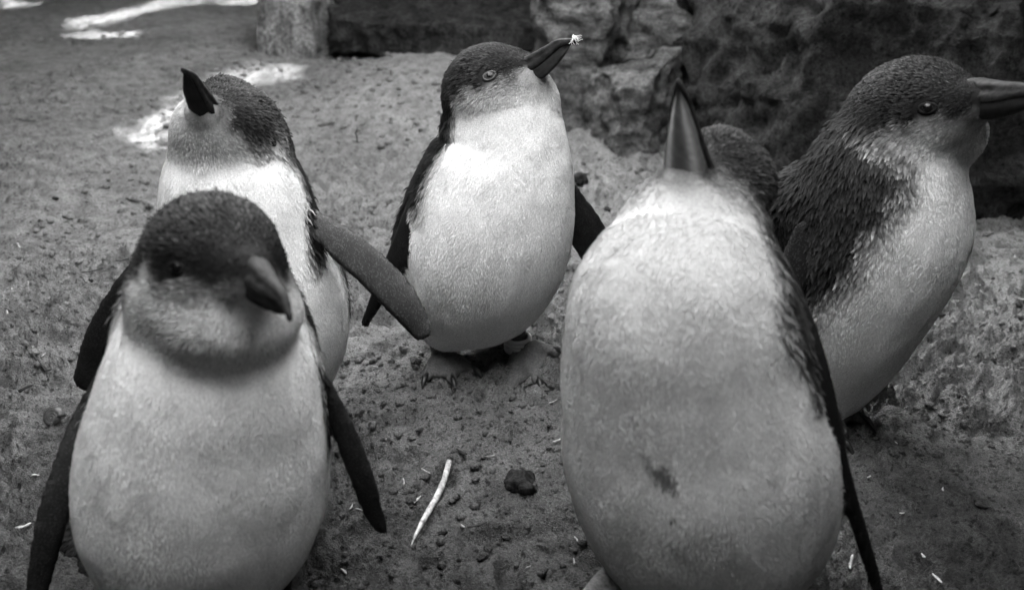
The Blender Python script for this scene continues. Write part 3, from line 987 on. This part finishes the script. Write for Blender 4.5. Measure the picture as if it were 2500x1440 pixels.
# middle penguin, bill raised to the right
BIRDS.append(dict(label='penguin gazing up in three-quarter view with white fluff on its bill and ringed leg', seed=1,
    spine=[(1112, 762, .742, 66), (1138, 702, .74, 148), (1166, 638, .733, 202), (1188, 570, .73, 208), (1210, 480, .73, 190), (1232, 400, .73, 160), (1228, 320, .735, 146), (1215, 250, .735, 132)],
    head=(1198, 232, .735), head_r=(0.038, 0.042, 0.042), hf=(.88,.42,.15), up=(-.4,.88,.2), bl=.056,
    beak=[(1288, 182, .720), (1400, 86, .705)], bw=0.023, bh=0.026, hook=0.10, pale_beak=0.25,
    blobs=[(1085, 800, .725, 0.020)], jowl=[(1310, 245, .73, 0.020)], k_head=.008,
    ventral=(.55, -.83, 0), thr_s=[0, .3, .5, .7, .85, 1], thr=[-.25, -.15, .0, .12, .12, .15],
    flippers=[dict(path=[(1080, 440, .72, 85), (1025, 520, .695, 100), (975, 620, .69, 75), (930, 710, .70, 55), (893, 785, .71, 30)], normal=(-.75, -.65, .1), inner=.10, outer=.03),
              dict(path=[(1385, 470, .75, 60), (1420, 545, .76, 95), (1460, 620, .77, 90), (1500, 700, .78, 70)], normal=(.2, 1, .1), inner=.07, outer=.03)],
    eyes=[(1195, 186, 0.0058, 0.07, 0.40)], lores=.45,
    ground=(-.04, .72), face=.30, chin=.7, nape=.35, cap_drop=.10, fw=1.3,
    feet=[(P(1080, 815, .725), on(1078, 876, .003), (.30, -1), False), (P(1245, 775, .74), on(1264, 864, .004), (.40, -1), True)]))
# front left, head bowed
BIRDS.append(dict(label='penguin with bowed head and grey crown standing in front of another penguin', seed=2,
    spine=[(505, 1310, .42, 190), (500, 1230, .42, 298), (508, 1130, .42, 312), (517, 1030, .42, 294), (525, 930, .42, 264), (527, 850, .435, 244), (522, 770, .45, 216), (515, 690, .45, 180)],
    head=(515, 640, .41), head_r=(0.037, 0.038, 0.035), hf=(.80,-.18,.55), up=(.1,.95,.15), bl=.050,
    beak=[(612, 676, .372), (717, 756, .352)], bw=0.020, bh=0.024, hook=0.12, k_head=.013, soft=.22, fw=.6,
    blobs=[],
    jowl=[(420, 745, .405, 0.024), (530, 785, .39, 0.026), (635, 765, .405, 0.022)],
    ventral=(.25, -.97, 0), thr_s=[0, .4, .6, .75, .9, 1], thr=[-.3, -.1, .30, .62, .80, .85],
    flippers=[dict(path=[(285, 880, .44, 50), (218, 1000, .43, 62), (165, 1140, .41, 70), (122, 1290, .395, 72), (84, 1480, .385, 50)], normal=(-.45, .85, -.25), inner=.05, outer=.03),
              dict(path=[(790, 940, .43, 60), (835, 1040, .425, 78), (878, 1150, .42, 80), (910, 1245, .42, 66), (928, 1285, .42, 45)], normal=(.45, .85, -.25), inner=.05, outer=.02)],
    tail=[(300, 1330, .47), (165, 1275, .485)], tail_r=0.010,
    eyes=[(430, 655, 0.0044, 0.006, 0.5)],
    ground=(-.19, .43), cap=-.10, face=.5, chin=.85, capdark=.026, cap_drop=.08, lores=.97, dens=1.15, fsize=0.9,
    feet=[(P(430, 1400, .40), on(420, 1470, .01), (-.2, -1), False), (P(600, 1400, .40), on(610, 1470, .01), (.2, -1), False)]))
# behind it, bill thrown up
BIRDS.append(dict(label='penguin with dark bill thrown skyward and one flipper swung out behind bowed one', seed=3,
    spine=[(625, 930, .60, 130), (622, 870, .60, 205), (620, 780, .60, 238), (610, 690, .60, 228), (594, 600, .60, 204), (576, 500, .605, 186), (562, 430, .615, 158), (558, 380, .62, 132)],
    head=(548, 345, .605), head_r=(0.043, 0.038, 0.038), up=(.45,.35,-.82), bl=.052,
    beak=[(497, 268, .575), (453, 160, .553)], bw=0.022, bh=0.020, hook=0.07,
    blobs=[], jowl=[(592, 312, .62, 0.026), (640, 372, .625, 0.020), (545, 248, .63, 0.014)], lores=.5,
    ventral=(-.05, -1, 0), thr_s=[0, .3, .5, .7, .85, 1], thr=[-.3, -.25, -.05, .22, .25, .2],
    flippers=[dict(path=[(755, 530, .60, 50), (830, 592, .575, 84), (905, 655, .56, 92), (975, 728, .55, 88), (1026, 800, .545, 60)], normal=(.1, .93, -.35), inner=.10, outer=.02, lead=-1),
              dict(path=[(400, 600, .60, 70), (320, 720, .60, 95), (262, 830, .60, 105), (222, 925, .60, 80)], normal=(-.3, .9, -.3), inner=.03, outer=.03)],
    eyes=[(.3, .62, 0.0045, .010, .5)], ground=(-.2, .60), cap=.14, fw=.6, face=.30, chin=.66, capdark=.022,
    feet=[(P(580, 960, .59), on(575, 1030, .01), (0, -1), False), (P(690, 960, .59), on(690, 1030, .01), (.1, -1), False)]))
# front right, bill straight up
BIRDS.append(dict(label='penguin with bill pointing straight up and smudged white belly', seed=4,
    spine=[(1722, 1300, .42, 200), (1722, 1215, .42, 305), (1705, 1110, .42, 335), (1685, 1000, .42, 320), (1665, 890, .42, 302), (1655, 780, .42, 278), (1662, 715, .430, 243), (1678, 650, .443, 205), (1690, 600, .455, 165)],
    head=(1690, 560, .45), head_r=(0.031, 0.029, 0.034), up=(.45,.4,-.75), bl=.060,
    beak=[(1678, 425, .405), (1658, 188, .388)], bw=0.030, bh=0.025, hook=0.05, pale_beak=1.0,
    blobs=[], jowl=[(1795, 450, .475, 0.024), (1750, 372, .475, 0.014), (1600, 520, .455, 0.014)],
    ventral=(-.5, -.86, 0), thr_s=[0, .3, .5, .7, .85, 1], thr=[-.3, -.15, .25, .42, .56, .62],
    flippers=[dict(path=[(1925, 700, .43, 80), (1968, 830, .405, 105), (2008, 960, .39, 95), (2040, 1090, .385, 70), (2075, 1215, .385, 58), (2115, 1345, .39, 52), (2152, 1470, .395, 40)], normal=(.72, -.60, .1), inner=.03, outer=.02, k=2.2)],
    eyes=[(-.15, .85, .0045, .010, .5)], ground=(.12, .43), cap=-.10, fw=.12, lores=.0, white=.60, neckw=.40, dark=.02, face=.25, chin=.36, capdark=.022, dens=1.15, fsize=0.9,
    spots=[(1612, 1160, 0, .008, .16), (1640, 1185, 0, .005, .14), (1640, 1258, 0, .002, .10), (1580, 1125, 0, .004, .25)],
    feet=[(P(1600, 1370, .41), on(1530, 1410, .012), (-.35, -1), False), (P(1800, 1370, .41), on(1830, 1440, .012), (.2, -1), False)]))
# right, in profile
BIRDS.append(dict(label='penguin in profile facing away from the group before the dark boulder', seed=5,
    spine=[(1985, 985, .63, 55), (2000, 930, .63, 110), (2025, 850, .63, 160), (2065, 750, .625, 194), (2110, 650, .62, 214), (2145, 560, .62, 224), (2150, 470, .62, 206), (2172, 390, .62, 180), (2195, 330, .62, 158)],
    head=(2222, 288, .615), head_r=(0.048, 0.044, 0.042), up=(-.1,.98,.15), bl=.056,
    beak=[(2385, 250, .60), (2560, 222, .585)], bw=0.022, bh=0.030, hook=0.05, k_head=.008,
    blobs=[(1955, 500, .645, 0.030)], jowl=[(2335, 335, .61, 0.020)],
    ventral=(.86, -.5, 0), thr_s=[0, .3, .45, .6, .75, .85, 1], thr=[-.4, -.35, -.20, .05, .45, .62, .60], soft=.32, tipk=4.5,
    flippers=[dict(path=[(1965, 570, .60, 60), (1925, 690, .59, 80), (1890, 800, .585, 80), (1870, 900, .585, 55)], normal=(-.4, -.9, .1), inner=.06, outer=.03)],
    eyes=[(2264, 265, 0.0056, 0.02, 0.55)], ground=(.30, .62), cap=-.12, face=.34, chin=.75, fw=.8, capdark=.012,
    feet=[(P(1950, 985, .63), on(1940, 1025, .01), (.1, -1), False), (P(1985, 980, .655), on(1985, 1000, .01), (.1, -1), False)]))

for b in BIRDS: penguin(b)

# ------------------------------------------------------------------ small things on the sand
def lump(name, label, cat, c, r, mat, seed, flat=0.7, group=None):
    c = np.asarray(c, float)
    def f(p):
        q = (p - c.astype(np.float32)) / np.array([1, 1, flat], np.float32)
        return np.linalg.norm(q, axis=1) * 1.0 - r - r * 0.75 * fbm(p / r * 1.1 + seed, 4, seed, gain=0.6)
    V, Q = surface_nets(f, c - r * 1.6, c + r * 1.6, r / 7)
    o = mk_mesh(name, V, Q, mat); recentre(o)
    return tag(o, label, cat, group)

M_STONE = flat_mat('damp_stone', 0.02, 0.85, 0.15, 300, 0.7, 0.004)
g = on_ground(1272, 1180); lump('stone', 'dark wet pebble half sunk in sand beyond the straw stalk', 'stone', g + [0, 0, .001], .013, M_STONE, 3)
g = on_ground(1415, 445); lump('stone', 'dark stone on sand behind the flank of the middle penguin', 'stone', g + [0, 0, .006], .014, M_STONE, 9)

a = on_ground(1098, 1158); b = on_ground(1012, 1352)
pts = [a + (b - a) * t + np.array([0.0025 * math.sin(5 * t), 0, 0]) for t in np.linspace(0, 1, 9)]
zs = np.array([gz(q[0], q[1]) for q in pts]); lin = np.polyfit(np.linspace(0, 1, 9), zs, 1); up_ = (zs - np.polyval(lin, np.linspace(0, 1, 9))).max()
for q, t in zip(pts, np.linspace(0, 1, 9)): q[2] = np.polyval(lin, t) + up_ * 0.8 + .0025
V, Fq = tube(pts, [.0022, .0027, .0024, .0028, .0024, .0025, .0020, .0012, .0004], 10)
V = V + (0.0005 * fbm(V * 400, 2, 3))[:, None] * np.array([1, 1, 1])
o = mk_mesh('straw_stalk', V, Fq, M_STRAW); recentre(o); tag(o, 'long pale split straw stalk lying on the sand between the front penguins', 'straw')

def flake(name, label, cat, group, px, py, L, ang, wid, mat, thick=0.0009, curl=0.15, lift=0.0015):
    g = on_ground(px, py)
    L = L * depth_of(g) / F_PX; wid = wid * depth_of(g) / F_PX
    d = np.array([math.cos(ang), math.sin(ang), 0.0]); sd_ = np.array([-d[1], d[0], 0])
    rings = []
    for t in np.linspace(-0.5, 0.5, 6):
        c = g + d * L * t + np.array([0, 0, lift + 0.0012 + curl * L * (t * t)]) + sd_ * (0.08 * L * math.sin(3 * t + px))
        zg = gz(c[0], c[1]) + 0.0008
        c[2] = max(c[2], zg)
        w = wid * 0.36 * (1 - abs(2 * t) ** 6 * 0.6) * (0.5 + 0.9 * random.random())
        rings.append(np.array([c - sd_ * w, c + [0, 0, thick * 0.6], c + sd_ * w, c - [0, 0, thick * 0.5]]))
    v, f = loft(rings)
    o = mk_mesh(name, v, f, mat); recentre(o)
    return tag(o, label, cat, group)

CHIPS = [(47, 607, 22, 8), (190, 641, 30, 5), (270, 622, 24, 7), (30, 722, 22, 6), (75, 716, 30, 7), (18, 768, 26, 6), (80, 852, 14, 6), (108, 872, 16, 5),
         (915, 900, 18, 7), (1198, 1118, 24, 6), (1040, 1156, 28, 7), (985, 1182, 26, 7), (1020, 1226, 30, 10), (858, 1243, 20, 6), (878, 1250, 20, 5), (1360, 1081, 26, 7),
         (1406, 1322, 18, 6), (1400, 1376, 20, 5), (840, 1401, 24, 8), (2386, 700, 14, 6), (2478, 632, 26, 6), (2394, 716, 12, 6), (2492, 735, 14, 8), (2340, 900, 24, 8),
         (2186, 1086, 10, 6), (2252, 1362, 14, 10), (2076, 1382, 40, 12), (2285, 1418, 30, 12), (2200, 1258, 12, 6), (2430, 662, 10, 5), (60, 1290, 34, 14), (100, 1170, 40, 8),
         (112, 1125, 30, 5), (300, 705, 14, 6), (960, 570, 22, 5), (880, 470, 14, 5), (1350, 985, 26, 4), (620, 1420, 16, 6), (2120, 1170, 14, 6), (2300, 1200, 14, 6), (1130, 1290, 12, 5), (1290, 1390, 14, 5)]
for (x, y, l, w) in CHIPS:
    where = 'behind the bowed penguin' if x < 400 else ('on trampled sand below the big boulder' if x > 1900 else ('near the middle penguin feet' if y < 1050 else 'around the long straw stalk'))
    flake('straw_chip', 'small pale straw chip ' + where, 'straw chip', 'pale straw chips on the sand', x, y, l, random.uniform(0, math.pi), w, M_STRAW)
DARK_BITS = [(228, 668, 46, 7, .6), (207, 692, 44, 8, -.9), (112, 908, 40, 16, -.2), (1128, 1110, 34, 12, -.5), (1165, 1290, 50, 10, .5), (330, 495, 50, 18, -.2), (65, 300, 60, 10, -.2), (300, 640, 30, 8, .4), (875, 352, 26, 12, .1), (260, 855, 20, 8, .5), (1340, 960, 24, 10, .4), (2430, 690, 30, 9, .2), (2230, 930, 20, 8, .3)]
for (x, y, l, w, an) in DARK_BITS:
    where = 'behind the bowed penguin' if x < 400 else ('on trampled sand below the big boulder' if x > 1900 else ('on open sand before the slab' if y < 500 else 'between the front penguins'))
    flake('leaf_scrap', 'dark curled scrap of leaf or bark ' + where, 'leaf scrap', 'dark scraps on the sand', x, y, l, an, w, M_BARK, thick=0.0015, curl=0.3)

def twig(label, pts, r):
    v, f = tube(pts, np.linspace(r, r * 0.4, len(pts)), 7)
    tag(recentre(mk_mesh('twig', v, f, M_BARK)), label, 'twig')
g = on_ground(872, 352)
twig('thin dark twig poking upright from the sand beyond the gap between penguins', [g + np.array(q) for q in ((0, 0, -.006), (.001, 0, .010), (-.001, .002, .022), (.003, .002, .031), (.001, 0, .036))], .0016)
a, b = on_ground(48, 962), on_ground(118, 948)
twig('bent dark twig with a knob lying near the swung-back flipper tip', [a + (b - a) * t + np.array([0, 0, .003 + .004 * math.sin(t * 3)]) for t in np.linspace(0, 1, 7)], .0016)
a, b = on_ground(1075, 1200), on_ground(1125, 1168)
twig('wispy side splinter beside the long straw stalk', [a + (b - a) * t + np.array([0, 0, .003 + .002 * t]) for t in np.linspace(0, 1, 5)], .0006)

# snail shell
g = on_ground(135, 1030) + np.array([0, 0, .0055])
pts, rad = [], []
for t in np.linspace(0, 1, 60):
    an = t * 3.2 * 2 * math.pi; R = .0062 * (1 - t) ** 1.1 + .0002
    pts.append(g + np.array([R * math.cos(an), R * math.sin(an) * .6 - .004 * t, R * math.sin(an) * .8 + .002 * t])); rad.append(.0042 * (1 - t) ** 0.9 + .0004)
v, f = tube(pts, rad, 12)
tag(recentre(mk_mesh('snail_shell', v, f, flat_mat('shell', .06, .4, .4, 260, .6))), 'small dark coiled snail shell on the sand', 'snail shell')

# white fluff stuck to the raised bill of the middle penguin
def fluff(label, root, hang, n, L):
    parts = []
    for i in range(n):
        d = unit(np.array(hang) + RNG.normal(0, .45, 3))
        pts = [root + RNG.normal(0, .0006, 3)]
        for k in range(6):
            d = unit(d + RNG.normal(0, .35, 3) + np.array([0, 0, -.12])); pts.append(pts[-1] + d * L / 6 * random.uniform(.7, 1.2))
        parts.append(tube(pts, [.00022] * 7, 5))
    v, f = join(parts)
    tag(recentre(mk_mesh('down_tuft', v, f, M_DOWN)), label, 'down tuft')
C_ = BIRDS[0]
fluff('white downy wisp stuck on the very tip of a raised bill', C_['_tip'] + np.array([0.0, -0.001, -.0005]), (.7, -.3, -.5), 16, .009)
q = C_['_hit'](1346, 172)
fluff('white downy wisp clinging under the chin below a raised bill', q, (.5, -.3, -.6), 24, .013)

# more litter trodden into the sand: pebbles and crumbs of bark
def free_spot():
    while True:
        y = random.uniform(0.32, 1.35); x = random.uniform(-0.70, 0.80) * y
        if all(np.hypot(x - b['ground'][0], y - b['ground'][1]) > 0.11 for b in BIRDS): return x, y
x, y = free_spot()
peb = lump('pebble', 'tiny dark pebble trodden into the sand', 'pebble', (x, y, gz(x, y)), .0042, M_STONE, 21, 0.75, 'tiny pebbles in the sand')
for i in range(34):
    o = peb.copy(); COL.objects.link(o)
    x, y = free_spot(); k = random.uniform(.45, 1.5)
    o.scale = (k, k * random.uniform(.7, 1.2), k); o.rotation_euler = (0, 0, random.uniform(0, 6.28)); o.location = (x, y, gz(x, y) - .0030 * k)
